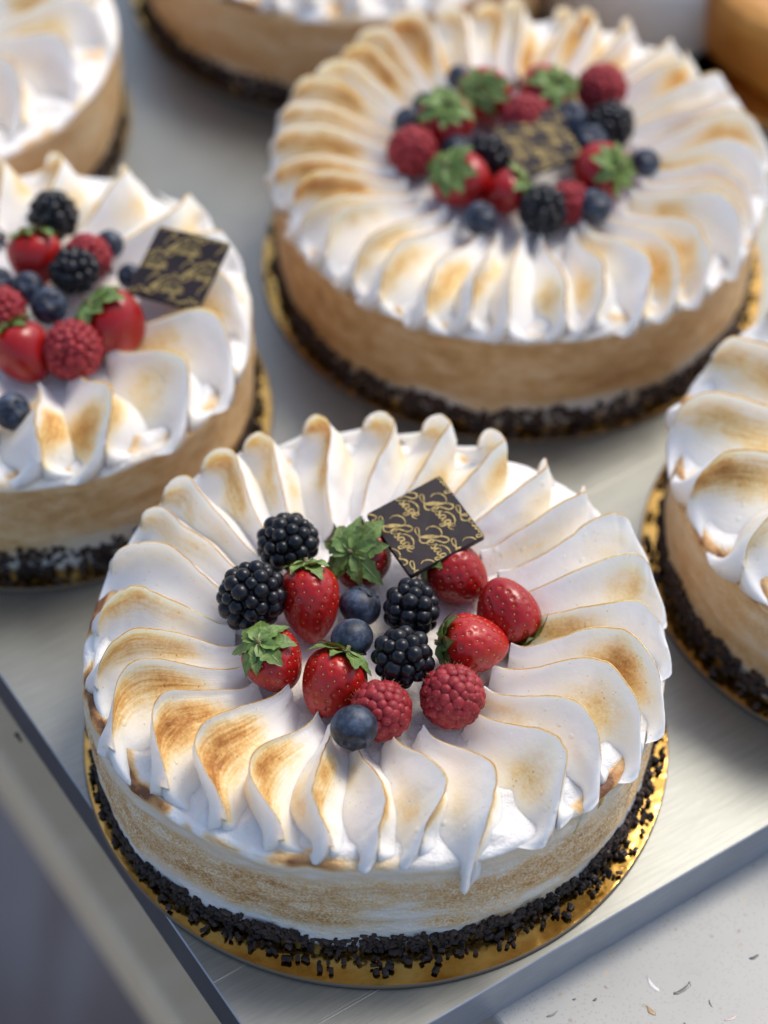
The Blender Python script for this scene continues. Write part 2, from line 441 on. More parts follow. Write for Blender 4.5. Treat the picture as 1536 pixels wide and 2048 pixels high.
# ------------------------------------------------------------------ cake parts
TOP = 5.08
def petal_mesh(az_i, r_i, az_o, r_o, h, bulge, tA, tB, seed, ns=44, nv=18, W=1.5, z0=TOP, drop=0.0, qm_=.66, off=(0, 0), endw=.62, tw=.25, hook=0.0):
    """One spatula-stroke fin. returns verts (cake space), faces, uv, toast"""
    rnd = random.Random(seed)
    ai, ao = R(az_i), R(az_o)
    Pi = np.array([math.cos(ai) * r_i, math.sin(ai) * r_i]); Po = np.array([math.cos(ao) * r_o, math.sin(ao) * r_o])
    d = Po - Pi; L = np.linalg.norm(d); d /= L; n = np.array([-d[1], d[0]])   # n = ccw side for outward d
    s = np.linspace(0, 1, ns)
    # ridge outline in (along, z)
    qm = qm_
    al = np.empty(ns); zz = np.empty(ns)
    a = s < .5; b = ~a
    t = s[a] / .5
    h0 = h * rnd.uniform(.34, .5)
    al[a] = qm * L * t; zz[a] = h0 + (h - h0) * (3 * t ** 2 - 2 * t ** 3) + .16 * np.exp(-(t / .06) ** 2)
    ph = (s[b] - .5) / .5 * R(104)
    al[b] = qm * L + (1 - qm) * L * np.sin(ph); zz[b] = h * (np.sign(np.cos(ph)) * np.abs(np.cos(ph)) ** .52 * .92 + .08) - drop * sstep(.35, 1, (s[b] - .5) / .5)
    zz = np.maximum(zz, -.25 - drop)
    q = al / L
    side = bulge * np.maximum(0, np.sin(np.pi * np.clip(q, 0, 1) ** 1.45)) ** .85 + tw * (sstep(.45, 1, s) - .40 * sstep(.1, .55, s))
    wob = ((vnoise(np.stack([s * 5, s * 0 + seed, s * 0], -1)) - .5) * .30 + (vnoise(np.stack([s * 22, s * 0 + seed, s * 0 + 4.4], -1)) - .5) * .07) * np.sin(np.pi * s)
    side = side + wob
    zz = zz + (vnoise(np.stack([s * 7, s * 0 + seed + 9.5, s * 0], -1)) - .5) * .22 * np.sin(np.pi * s) + (np.maximum(0, vnoise(np.stack([s * 24, s * 0 + seed + 2.5, s * 0], -1)) - .6)) * -.25 * np.sin(np.pi * s)
    # base line
    qb = np.clip(s * 1.02, 0, 1)
    alb = np.clip(q * .97, 0, .97) * L
    w = W * (.22 + .78 * np.sin(np.pi * np.clip(q, 0, 1) ** 1.25 * .94 + .05)) + W * endw * sstep(.75, 1, s)
    th = .022
    vs = np.concatenate([-np.linspace(1, 0, nv) ** 1.4, np.linspace(0, 1, nv) ** 1.4])
    sg = np.array([-1] * nv + [1] * nv)
    V = np.zeros((ns, 2 * nv, 3)); UV = np.zeros((ns, 2 * nv, 2)); T = np.zeros((ns, 2 * nv)); SC = np.zeros((ns, 2 * nv))
    ex_c = 1.75; ex_w = 1.25
    zbase = -.18 - drop * 1.05 * sstep(.72, 1, s)
    for j in range(2 * nv):
        v = abs(vs[j]); ccw = sg[j] > 0
        ex = ex_c if ccw else ex_w
        hf = v ** ex
        foot = (w if ccw else -w * .85) + tw * .75 * sstep(.45, 1, s)
        lat = side * (1 - hf) + foot * hf + (th if ccw else -th)
        along = al * (1 - v) + alb * v
        z = zz * (1 - v) + zbase * v
        # belly: cw side convex towards the outer end, ccw side scooped
        belly = np.sin(np.pi * v) * sstep(.15, .8, s)
        along = along + .30 * np.sin(np.pi * min(1, v * .95) ) * sstep(.72, 1, s)
        if ccw: lat = lat - .16 * belly * h
        else: lat = lat - .20 * belly * h * .6; along = along + .10 * belly * sstep(.6, 1, s) * 2
        lat = lat + ((vnoise(np.stack([s * 4, np.full(ns, v * 3), np.full(ns, seed * 1.7)], -1)) - .5) * .24 + (vnoise(np.stack([s * 13, np.full(ns, v * 8), np.full(ns, seed * 1.7 + 3)], -1)) - .5) * .05) * min(1, v * 3)
        xy = Pi[None] + along[:, None] * d[None] + lat[:, None] * n[None]
        SC[:, j] = 1.0 if ccw else 0.0
        V[:, j, :2] = xy + np.array(off)[None]; V[:, j, 2] = z0 + z
        UV[:, j, 0] = s * 3 + seed * 3.7; UV[:, j, 1] = (v if ccw else v * .9 + 3) + seed * 5.3
        nz = fbm(np.stack([xy[:, 0] * .8, xy[:, 1] * .8, z * .8 + seed], -1), 3)
        if ccw:
            band = np.exp(-((v - .36 - .10 * np.sin(3 * s + seed)) / .24) ** 2) * sstep(.12, .36, s) * (1 - sstep(.80, .96, s))
            tt = 1.0 * tA * band * (.30 + 1.15 * nz)
        else:
            band = np.exp(-((v - .5) / .34) ** 2) * np.exp(-((s - (.42 + .2 * math.sin(seed * 2.1))) / .2) ** 2)
            tt = .95 * tB * band * (.20 + 1.4 * nz)
        tt = tt + .12 * sstep(.75, 1, v) * tA
        # scorched knife-thin crest
        crest = math.exp(-(v / .012) ** 2)
        tt = tt + crest * (.42 + .58 * vnoise(np.stack([s * 6, s * 0 + seed * 3.3, s * 0 + (1 if ccw else 5)], -1))) * sstep(0.0, .1, s)
        T[:, j] = np.clip(tt, 0, 1)
    F = grid_faces(ns, 2 * nv)
    # normals outwards: orientation (along x across)
    F = [f[::-1] for f in F]
    return V.reshape(-1, 3), F, UV.reshape(-1, 2), T.ravel(), SC.ravel()

RM_A = [-180, -165, -140, -115, -90, -55, -30, 0, 38, 57, 75, 90, 115, 150, 180]
RM_R = [-.1, .2, .35, -.05, -.38, -.1, .15, .1, .1, -.1, -.7, -.8, -.4, -.3, -.1]
def rmod(a): return np.interp((np.degrees(a) + 180) % 360 - 180, RM_A, RM_R)
def body_mesh(Rr, nA, seed, hero, front_detail=1.0, toast_mid=.55, speck=.8, nw=46, nt=60, lumps=.22):
    H = TOP
    # profile parameter: wall z 0 -> H-.35, round, top inwards
    wz = np.linspace(0, H - .35, nw)
    prof = [(Rr - .15 + .15 * sstep(0, 1, z / 2.6), z, 0) for z in wz]
    for k in range(1, 7):
        a = R(90 * k / 6); prof.append((Rr - .3 + .3 * math.cos(a), H - .35 + .3 * math.sin(a), 1))
    for r in np.linspace(Rr - .38, 0.02, nt): prof.append((r, H - .04, 2))
    prof = np.array(prof, float)
    a = np.linspace(0, 2 * np.pi, nA, endpoint=False)
    n = len(prof)
    rr = np.tile(prof[:, 0], (nA, 1)); zz = np.tile(prof[:, 1], (nA, 1)); kk = np.tile(prof[:, 2], (nA, 1)); aa = np.tile(a[:, None], (1, n))
    if hero: rr = rr * (1 + rmod(aa) / Rr)
    X = rr * np.cos(aa); Y = rr * np.sin(aa)
    P = np.stack([X, Y, zz], -1).reshape(-1, 3)
    big = fbm(P * [.35, .35, .6], seed).reshape(nA, n) - .5
    hor = fbm(P * [.5, .5, 2.6], seed + 5).reshape(nA, n) - .5
    sm = fbm(P * 2.3, seed + 8).reshape(nA, n) - .5
    wall = (kk == 0)
    rimz = np.exp(-((zz - (H - .25)) / .45) ** 2) * (kk < 2); rimt = np.exp(-((zz - (H - .12)) / .16) ** 2) * (kk < 2)
    left = .12 + .88 * sstep(.1, .85, -np.cos(aa - R(20))); right = np.exp(-((np.angle(np.exp(1j * (aa - R(-38))))) / .2) ** 2)
    lump = fbm(P * [.9, .9, 1.4], seed + 20).reshape(nA, n)
    dr = big * .25 + hor * (.28 if hero else .18) * wall + sm * .05 + rimz * lumps * (.5 + .6 * left + .8 * right) * (lump - .35) * 1.6
    rr2 = rr + dr * (kk < 2)
    topm = (kk == 2)
    rn = np.tile(prof[:, 0], (nA, 1)) / Rr
    ruff = (1 - np.abs(2 * vnoise((np.stack([rr * np.cos(aa) * .75 + 3, rr * np.sin(aa) * .75, zz * 0], -1)).reshape(-1, 3), seed + 30).reshape(nA, n) - 1)) ** 3
    z2 = zz + topm * (big * .25 + .36 * ruff * sstep(.6, .88, rn) * (1 - sstep(.94, 1, rn)) - .05 + .10 * sm) + rimz * .12 * (lump - .5)
    V = np.stack([rr2 * np.cos(aa), rr2 * np.sin(aa), z2], -1).reshape(-1, 3)
    V[:, 2] = V[:, 2]
    # toast
    big2 = fbm(P * [.28, .28, .9], seed + 40).reshape(nA, n)
    patch = fbm(P * [.8, .8, .8], seed + 50).reshape(nA, n)
    tw = toast_mid * sstep(*((.7, 2.5) if hero else (.1, 1.5)), zz + (big2 - .5) * 3.2) * (1 - .55 * sstep(H - 1.5, H - .9, zz + (big2 - .5) * 1.2) * front_detail) * (.55 + .9 * big2)
    tr = (rimt * sstep(.35, .5, patch) * .7 + rimz * sstep(.54, .68, patch) * .55) * np.maximum(left, right * 1.1)
    tt = sstep(.60, .68, patch) * .55 * sstep(.84, .92, rn) * (1 - .6 * sstep(.975, 1, rn)) + sstep(.5, .8, patch) * .18 * (1 - sstep(.4, .5, rn))
    T = np.where(kk == 0, np.maximum(tw, tr * .9), np.where(kk == 1, tr * 1.1, tt))
    SP = np.where(kk == 0, speck * (1 - rimz), 0)
    F = grid_faces(nA, n, True); F = [f for f in F]
    return V, F, np.clip(T, 0, 1).ravel(), SP.ravel()

def crumb_variant(seed):
    rnd = random.Random(seed)
    v, f = [], []
    # rod with 6-sided section, 4 rings
    L = rnd.uniform(.26, .40); w = rnd.uniform(.10, .145); h = rnd.uniform(.085, .12); n = 6
    bend = rnd.uniform(-.04, .04)
    for k, (x, s) in enumerate([(-.5, .62), (-.40, .98), (.1, 1.0), (.42, .95), (.5, .6)]):
        for i in range(n):
            a = 2 * math.pi * (i + .5) / n
            v.append((x * L, (math.cos(a) * w * s) * rnd.uniform(.85, 1.15) + bend * math.cos(x * 3), math.sin(a) * h * s * rnd.uniform(.85, 1.15)))
    for k in range(4):
        for i in range(n): f.append((k * n + i, k * n + (i + 1) % n, (k + 1) * n + (i + 1) % n, (k + 1) * n + i))
    f.append(tuple(range(n))[::-1]); f.append(tuple(range(4 * n, 5 * n)))
    return np.array(v), f
CV = [crumb_variant(100 + i) for i in range(10)]
CM = []
for v, f in CV:
    me = bpy.data.meshes.new('chocolate_crumb'); me.from_pydata((v * S).tolist(), [], f); me.materials.append(M_CRUMB); CM.append(me)

def crumb_places(Rr, count, rnd, hero=False, ztop=1.0, bo=(0, 0), br=99):
    out = []
    for i in range(count):
        a = rnd.uniform(0, 2 * math.pi)
        top = ztop * (.62 + .5 * vnoise(np.array([[math.cos(a) * 7, math.sin(a) * 7, 1.0]]))[0] + .2 * rnd.random())
        u = rnd.random()
        if u < (.74 if hero else .84):
            z = .05 + (top - .05) * rnd.random() ** .9
            r = Rr - .10 + .10 * rnd.random() + .02 * (z / ztop)
        else:
            z = .07 + .12 * rnd.random(); r = Rr + .02 + (.6 if hero else .5) * rnd.random() ** 1.9
            if u > .955: r = Rr + .25 + .7 * rnd.random()
        if hero: r += float(rmod(a))
        if math.hypot(math.cos(a) * r - bo[0], math.sin(a) * r - bo[1]) > br - .14: continue
        up_ = rnd.random() < .45
        e = Euler((rnd.uniform(-.6, .6), (R(90) if up_ else 0) + rnd.uniform(-.5, .5), a + R(90) + rnd.uniform(-.5, .5) * (1 if u < .84 else 3)))
        out.append((Vector((math.cos(a) * r, math.sin(a) * r, z)), e, rnd.randrange(10), rnd.uniform(.5, .95) if hero else rnd.uniform(.6, 1.1), a, u < .84))
    return out

def build_cake(loc, label, petals, Rr=10.0, seed=1, hero=False, crumbs=1500, group=None, nA=220, toast_mid=.55, speck=.2, lumps=.22, board_loc=None, board_r=10.6, board_label='', fd=1.0, ztop=1.0):
    bl = board_loc or loc
    bd = empty('cake_board', (bl[0], bl[1], 0))
    v, f = lathe([(0.01, .19), (board_r * .5, .19), (board_r - .12, .19), (board_r - .04, .185)], 160)
    n = len(v)
    mk('foil_face', v, [q[::-1] if False else q[::-1] for q in f], M_GOLD, bd)
    v, f = lathe([(board_r - .04, .183), (board_r, .165), (board_r + .01, .02), (board_r - .1, .006), (.01, .006)], 160)
    mk('card_rim', v, [q[::-1] for q in f], M_GOLDEDGE, bd)
    tag(bd, board_label, 'cake board', 'round gold boards under the cakes')
    t = empty('meringue_cake', (loc[0], loc[1], .2))
    tag(t, label, 'cake', group)
    V, F, T, SP = body_mesh(Rr, nA, seed, hero, fd, toast_mid, speck, nw=46 if hero else 24, nt=64 if hero else 30, lumps=lumps)
    mk('meringue_body', V, [f[::-1] for f in F], M_WALL, t, attrs={'toast': T, 'speck': SP})
    for i, p in enumerate(petals):
        V, F, UV, T, SC = petal_mesh(*p[:8], seed=seed * 50 + i + 1, ns=44 if hero else 26, nv=18 if hero else 10, **(p[8] if len(p) > 8 else {}))
        mk('petal', V, F, M_PETAL, t, uv=UV, attrs={'toast': T, 'scraped': SC})
    rnd = random.Random(seed + 5)
    pl = crumb_places(Rr, crumbs, rnd, hero, ztop, (bl[0] - loc[0], bl[1] - loc[1]), board_r)
    rest = pl
    if hero:
        front = sorted([c for c in pl if -2.75 < (c[4] if c[4] < math.pi else c[4] - 2 * math.pi) < -.35 and c[5]], key=lambda c: c[0].y - c[0].length * 0 - c[0].z * .8)[:300]
        ids = set(id(c) for c in front); rest = [c for c in pl if id(c) not in ids]
        for c in front:
            inst('chocolate_crumb', CM[c[2]], t, c[0], c[1], (c[3],) * 3)
    Vs, Fs, n = [], [], 0
    for c in rest:
        v, f = CV[c[2]]; m = np.array(c[1].to_matrix()) * c[3]
        Vs.append(v @ m.T + np.array(c[0])); Fs += [tuple(i + n for i in q) for q in f]; n += len(v)
    o = mk('chocolate_crumbs', np.concatenate(Vs), Fs, M_CRUMB, t, smooth=False); tag(o, kind='stuff')
    return t

# ------------------------------------------------------------------ hero cake
HP = [  # az_in, r_in, az_out, r_out, h, bulge, toast ccw, toast cw
    (-68, 4.9, -67.5, 9.8, 1.85, 0.94, 0.5, 0.15, dict(off=(-0.15, 0), tw=-0.47, qm_=0.68, drop=1.0, endw=-0.1, W=1.65)),
    (-81.5, 5.0, -76.5, 9.0, 1.9, 0.72, 0.6, 0.25, dict(off=(-0.15, 0), tw=-0.5, qm_=0.68, endw=0.32, W=1.65)),
    (-94, 5.2, -86.5, 9.1, 1.75, 0.21, 0.78, 0.3, dict(off=(-0.15, 0), tw=-0.11, W=1.65, endw=0.32)),
    (-104, 4.7, -98.0, 9.1, 1.92, -0.3, 0.7, 0.35, dict(off=(-0.15, 0), tw=0.47, qm_=0.68, endw=0.32, W=1.65)),
    (-112, 4.4, -108.5, 9.15, 1.97, -0.98, 0.78, 0.3, dict(off=(-0.15, 0), tw=0.65, qm_=0.68, endw=0.32, W=1.65)),
    (-130, 4.1, -121.5, 9.25, 2.02, -1.15, 0.78, 0.2, dict(off=(-0.15, 0), tw=0.8, qm_=0.68, endw=0.32)),
    (-143, 4.7, -136.0, 9.45, 2.02, -0.95, 0.75, 0.2, dict(off=(-0.15, 0), tw=1.03, qm_=0.68, endw=0.32)),
    (-151, 4.7, -150.0, 9.9, 2.07, -0.7, 0.7, 0.2, dict(off=(-0.15, 0), tw=1.2, qm_=0.68)),
    (-162, 4.4, -164.0, 9.5, 2.07, -0.3, 0.42, 0.2, dict(off=(-0.15, 0), tw=0.84, qm_=0.68)),
    (-174, 4.6, -179.5, 9.2, 2.02, 0.0, 0.4, 0.2, dict(off=(-0.15, 0), tw=1.05, qm_=0.68)),
    (172, 4.4, 163.5, 9.2, 1.97, 0.1, 0.12, 0.1, dict(qm_=0.68, off=(-0.15, 0), tw=1.08)),
    (160, 4.4, 151, 9.2, 1.67, 0, 0.25, 0.1, dict(qm_=0.8, off=(-0.15, 0), tw=0.49)),
    (147, 4.4, 142, 9.2, 1.94, 0.15, 0.3, 0.1, dict(qm_=0.8, off=(-0.15, 0), tw=0.83)),
    (137, 4.6, 129, 9.2, 1.94, 0.1, 0.5, 0.3, dict(qm_=0.8, off=(-0.15, 0), tw=1.06)),
    (125, 4.6, 117.5, 9.2, 1.85, 0.2, 0.45, 0.3, dict(qm_=0.8, off=(-0.15, 0), tw=1.13)),
    (108, 4.4, 102.5, 9.2, 2.02, 0.3, 0.75, 0.3, dict(qm_=0.8, off=(-0.15, 0), tw=1.26)),
    (95, 4.6, 88, 9.2, 1.94, 0.1, 0.45, 0.35, dict(qm_=0.8, off=(-0.15, 0), tw=1.47)),
    (80, 4.6, 74.5, 9.2, 2.15, 0, 0.4, 0.45, dict(qm_=0.86, off=(-0.15, 0), tw=1.42)),
    (64, 4.6, 61, 9.2, 2.24, 0, 0.3, 0.45, dict(qm_=0.86, off=(-0.15, 0), tw=1.41)),
    (50, 4.6, 47, 9.2, 2.15, 0, 0.2, 0.25, dict(qm_=0.86, off=(-0.15, 0), tw=0.99)),
    (38, 4.8, 35.5, 9.35, 2.15, -0.1, 0.3, 0.25, dict(qm_=0.86, off=(-0.15, 0), tw=0.83)),
    (26, 4.9, 24, 9.95, 2.06, -0.1, 0.2, 0.15, dict(qm_=0.86, off=(-0.15, 0), tw=-0.45)),
    (12, 4.6, 11, 9.88, 2.2, 0, 0.2, 0.4, dict(off=(-0.15, 0), tw=-0.45, qm_=0.86)),
    (1, 5.0, -1.0, 9.98, 1.85, 0, 0.2, 0.62, dict(off=(-0.15, 0), tw=-0.45, qm_=0.76)),
    (-13, 4.9, -14, 10.18, 1.95, 0.55, 0.2, 0.85, dict(off=(-0.15, 0), tw=-1.03, qm_=0.68)),
    (-26, 4.6, -25, 10.08, 1.95, 0.65, 0.3, 0.35, dict(off=(-0.15, 0), tw=-0.9, qm_=0.68)),
    (-38.5, 4.9, -37, 9.68, 1.95, 0.68, 0.4, 0.25, dict(off=(-0.15, 0), tw=-0.42, qm_=0.68, W=1.65)),
    (-49, 5.2, -49.5, 9.8, 1.9, 0.77, 0.5, 0.35, dict(off=(-0.15, 0), tw=-0.48, qm_=0.68, W=1.65)),
]
hero = build_cake((.15, 0), 'sharp foreground meringue cake with toasted petals topped with berries, nearest the tray corner', HP, Rr=9.85, seed=1, hero=True,
                  crumbs=2700, ztop=.78, nA=520, toast_mid=.66, speck=1.0, group='toasted meringue cakes on the tray', board_loc=(.28, -.38), board_r=10.47, board_label='gold board under the sharp foreground cake')

def ring_petals(n, seed, h=1.9, r_i=4.5, r_o=9.5, off=0, tA=.45, tB=.35, skip=(), W=None, inward=4.3, sw=3):
    rnd = random.Random(seed); out = []
    for i in range(n):
        a = off + 360 * i / n + rnd.uniform(-2, 2)
        fr = math.sin(R(a)) * -1     # 1 at the front
        lf = -math.cos(R(a))
        b = (-.6 * lf * 1 if fr > 0 else 0) * .9 * sstep(0, .8, fr)
        out.append((a + rnd.uniform(-2, 3), r_i + rnd.uniform(-.3, .3), a - sw * rnd.random(), r_o + rnd.uniform(-.25, .25), h * rnd.uniform(.9, 1.12), float(b) + rnd.uniform(-.15, .15),
                    tA * rnd.uniform(.4, 1.6), tB * rnd.uniform(.3, 1.7), dict(W=W or 2 * math.pi * 7 / n * .85, off=(0, 0), qm_=.72, tw=float(.2 + .8 * sstep(0, .8, -fr)) if lf > -.35 or fr < -.3 else -.7)))
    return out
C2 = (5.67, 24.8); C3 = (-13.5, 15.1); C4 = (20.0, 8.3); C5 = (-2.0, 44.8); C6 = (-22.0, 33.0)
G = 'toasted meringue cakes on the tray'
cake2 = build_cake(C2, 'large blurred fruit topped meringue cake with a plaque, behind the foreground cake', ring_petals(36, 11, 1.8, 4.9, 9.95, tA=.52, tB=.4, W=1.45), Rr=10.1, seed=2,
                   group=G, toast_mid=.60, speck=.25, fd=.15, board_r=10.75, board_label='gold board under the large blurred cake at the upper right')
cake3 = build_cake(C3, 'blurred meringue cake cut by the left photo edge with berries and leaning plaque', ring_petals(17, 12, 2.1, 4.2, 8.4, off=5, tA=.55, tB=.5), Rr=8.6, seed=3,
                   group=G, toast_mid=.55, speck=.2, fd=.15, board_r=9.3, board_label='gold board under the berry cake at the left edge', ztop=1.3)
cake4 = build_cake(C4, 'blurred meringue cake cut by the right edge of the photo with no fruit in view', ring_petals(15, 13, 2.2, 3.0, 8.9, off=3, tA=.45, tB=.3), Rr=9.0, seed=4,
                   group=G, toast_mid=.5, speck=.5, fd=.3, board_r=9.7, board_label='gold board under the cake at the right edge', ztop=1.2)
cake5 = build_cake(C5, 'very blurred meringue cake cut by the top edge of the photo', ring_petals(30, 14, 1.8), Rr=10.0, seed=5,
                   group=G, toast_mid=.5, speck=0, fd=.1, board_r=10.5, board_label='gold board under the cake at the top edge')
cake6 = build_cake(C6, 'very blurred meringue cake in the top left corner of the photo', ring_petals(20, 15, 2.0, tA=.7), Rr=10.2, seed=6,
                   group=G, toast_mid=.5, speck=0, fd=.1, board_r=10.5, board_label='gold board under the cake in the top left corner')

# drip over the rim and wisps of the hero meringue
def wisp(pts, rads, name='meringue_wisp', toast=.5, n=10):
    P = np.array(pts, float); V = []; T = []
    ts = np.linspace(0, len(P) - 1, 16)
    def cr(t):
        i = int(min(math.floor(t), len(P) - 2)); f = t - i
        p0, p1, p2, p3 = P[max(i - 1, 0)], P[i], P[i + 1], P[min(i + 2, len(P) - 1)]
        return .5 * ((2 * p1) + (-p0 + p2) * f + (2 * p0 - 5 * p1 + 4 * p2 - p3) * f * f + (-p0 + 3 * p1 - 3 * p2 + p3) * f ** 3)
    C_ = [cr(t) for t in ts]
    for k, c in enumerate(C_):
        d = C_[min(k + 1, 15)] - C_[max(k - 1, 0)]; M = rotmat(d)
        r = np.interp(ts[k], range(len(rads)), rads)
        for i in range(n):
            a = 2 * math.pi * i / n
            V.append(c + M @ np.array([math.cos(a) * r, math.sin(a) * r * .6, 0])); T.append(toast * (k / 15) ** 2)
    F = grid_faces(16, n) + [(k * n + n - 1, (k + 1) * n + n - 1, (k + 1) * n, k * n) for k in range(15)]
    V = np.array(V) - [.15, 0, 0]
    return mk(name, V, F, M_PETAL, hero, uv=np.zeros((len(V), 2)), attrs={'toast': T})
wisp([(6.5, -6.5, 5.0), (7.0, -7.0, 4.85), (6.9, -7.15, 4.2), (6.75, -7.25, 3.7)], [.2, .13, .09, .03], toast=.9)
wisp([(7.2, -5.9, 5.0), (7.75, -6.35, 4.85), (7.6, -6.5, 4.2)], [.2, .1, .03], toast=.95)

# ------------------------------------------------------------------ fruit
def strawberry(c, d, Rr, L, label, group, hero_=True, tone=.55, nl=8, seed=1, leafs=1.0, cal=True):
    rnd = random.Random(seed)
    M = Matrix(rotmat(d).tolist()).to_4x4()
    t = empty('strawberry', (c[0], c[1], c[2] - Rr)); tag(t, label, 'strawberry', group)
    base = Matrix.Translation(Vector((0, 0, Rr)) * S) @ M
    nu, nv = (96, 60) if hero_ else (32, 22)
    v, f = usphere(nu, nv)
    k = (1 - v[:, 2]) / 2           # 0 calyx .. 1 tip
    prof = np.sqrt(np.clip(1 - np.abs(2 * k - 1) ** 2.4, 0, 1))
    tip = 1 - .40 * k ** 1.5
    ang = np.arctan2(v[:, 1], v[:, 0])
    rad = prof * tip * 1.10 * (1 + .05 * np.cos(2 * ang + seed) + .03 * np.cos(3 * ang + 2 * seed))
    V = np.stack([np.cos(ang) * rad * Rr, np.sin(ang) * rad * Rr, (L * .5) * (1 - 2 * k) - .18 * np.exp(-(k / .03))], -1)
    # achenes in staggered rows
    seeds = []
    rows = 9 if hero_ else 7
    for j in range(rows):
        kk = .10 + .80 * j / (rows - 1)
        rr = math.sqrt(1 - abs(2 * kk - 1) ** 2.4) * (1 - .40 * kk ** 1.5) * 1.1 * Rr
        m = max(4, int(round(2 * math.pi * rr / .46)))
        for i in range(m):
            a = 2 * math.pi * (i + .5 * (j % 2)) / m + rnd.uniform(-.06, .06)
            seeds.append((kk + rnd.uniform(-.012, .012), a))
    SP = []
    for kk, a in seeds:
        rr = math.sqrt(1 - abs(2 * kk - 1) ** 2.4) * (1 - .40 * kk ** 1.5) * 1.1 * Rr * (1 + .05 * math.cos(2 * a + seed) + .03 * math.cos(3 * a + 2 * seed))
        SP.append((math.cos(a) * rr, math.sin(a) * rr, L * .5 * (1 - 2 * kk)))
    SP = np.array(SP)
    if hero_:
        dmin = np.full(len(V), 9.0)
        for s_ in SP: dmin = np.minimum(dmin, np.linalg.norm(V - s_, axis=1))
        nrm = V / np.linalg.norm(V, axis=1)[:, None]
        V = V - nrm * (.048 * np.exp(-(dmin / .075) ** 2))[:, None] + nrm * (.006 * np.exp(-((dmin - .13) / .04) ** 2))[:, None]
    T = tone + .45 * np.exp(-k / .06) + .1 * (fbm(V * .8, seed) - .5)
    fl_ = mk('flesh', V, f, M_STRAW, t, attrs={'tone': T}); fl_.matrix_local = base
    # seeds
    sv, sf = usphere(6, 4); items = []
    for s_ in SP:
        n_ = s_ / np.linalg.norm(s_); m = rotmat(n_)
        q = (sv * [.022, .038, .018]) @ m.T + s_ - n_ * .026
        items.append((q, sf))
    V_, F_ = joined(items); o = mk('seeds', V_, F_, M_SEED, t); o.matrix_local = base; tag(o, kind='stuff')
    if cal:
        # calyx: stub with leaves
        v, f = lathe([(.0, .34), (.07, .33), (.08, .10), (.20, .02), (.30, -.05), (.0, -.1)], 12)
        cx = mk('calyx', v, [q[::-1] for q in f], M_STEM, t, loc=(0, 0, 0)); cx.matrix_local = base @ Matrix.Translation(Vector((0, 0, L * .5 - .12)) * S)
        for i in range(nl):
            a = 2 * math.pi * i / nl + rnd.uniform(-.2, .2)
            ll = Rr * rnd.uniform(.85, 1.15) * leafs; ww = ll * rnd.uniform(.23, .33)
            n1, n2 = 14, 7; V_ = []; U_ = []
            curl = rnd.uniform(-.05, .9); lift = rnd.uniform(.0, .12)
            for q in range(n1):
                s_ = q / (n1 - 1); w_ = ww * (math.sin(math.pi * min(1, s_ ** .75 * .96 + .04)) ** .8 + .12 * (1 - s_))
                w_ *= 1 + .16 * math.sin(s_ * 26 + i) * (s_ > .25)
                x_ = ll * s_
                for e in range(n2):
                    y_ = (e / (n2 - 1) - .5) * 2
                    # follow the shoulder of the fruit
                    zz_ = lift * math.sin(math.pi * s_ * .6) - (.36 * curl + .16) * (x_ / Rr) ** 2.1 * Rr + .06 * abs(y_) * (1 - s_) + .03 * math.sin(s_ * 9 + i)
                    V_.append((x_, y_ * w_, zz_ + .06 * (y_ ** 2) * (1.2 - s_))); U_.append((s_, e / (n2 - 1)))
            nn = len(V_); F_ = grid_faces(n1, n2)
            V_ = V_ + [(x, y, z - .012) for x, y, z in V_]; U_ = U_ + U_
            F_ = F_ + [tuple(nn + j for j in q[::-1]) for q in F_]
            lf = mk('leaf', V_, F_, M_LEAF, cx, uv=U_)
            lf.rotation_euler = (rnd.uniform(-.25, .25), 0, a); lf.location = Vector((math.cos(a) * .08, math.sin(a) * .08, .05 + .02 * (i % 2))) * S
    return t

DR_V, DR_F = usphere(16, 10)
def drupe_mesh(name, mat, r):
    me = bpy.data.meshes.new(name); me.from_pydata((DR_V * r * S).tolist(), [], DR_F); me.polygons.foreach_set('use_smooth', [True] * len(me.polygons)); me.materials.append(mat); return me
ME_BD = [drupe_mesh('drupelet', M_BLACK, 1.0)]
ME_RD = [drupe_mesh('drupelet', M_RASP, 1.0)]
def drupes(Rx, Rz, r0, rnd, flat=False):
    out = []
    per = 2 * (Rx + Rz) * .5 * math.pi / 2
    sp = .88 if flat else 1.0
    rows = max(4, int(round(math.pi * (Rx + Rz) / 2 / (r0 * 1.5 * sp))))
    for j in range(rows + 1):
        t = math.pi * j / rows
        rr = Rx * math.sin(t)
        m = max(1, int(round(2 * math.pi * rr / (r0 * 1.62 * sp))))
        for i in range(m):
            a = 2 * math.pi * (i + .5 * (j % 2)) / m + rnd.uniform(-.09, .09)
            tt = t + rnd.uniform(-.06, .06)
            p = Vector((Rx * math.sin(tt) * math.cos(a), Rx * math.sin(tt) * math.sin(a), Rz * math.cos(tt)))
            out.append((p, r0 * rnd.uniform(.84, 1.16)))
    return out
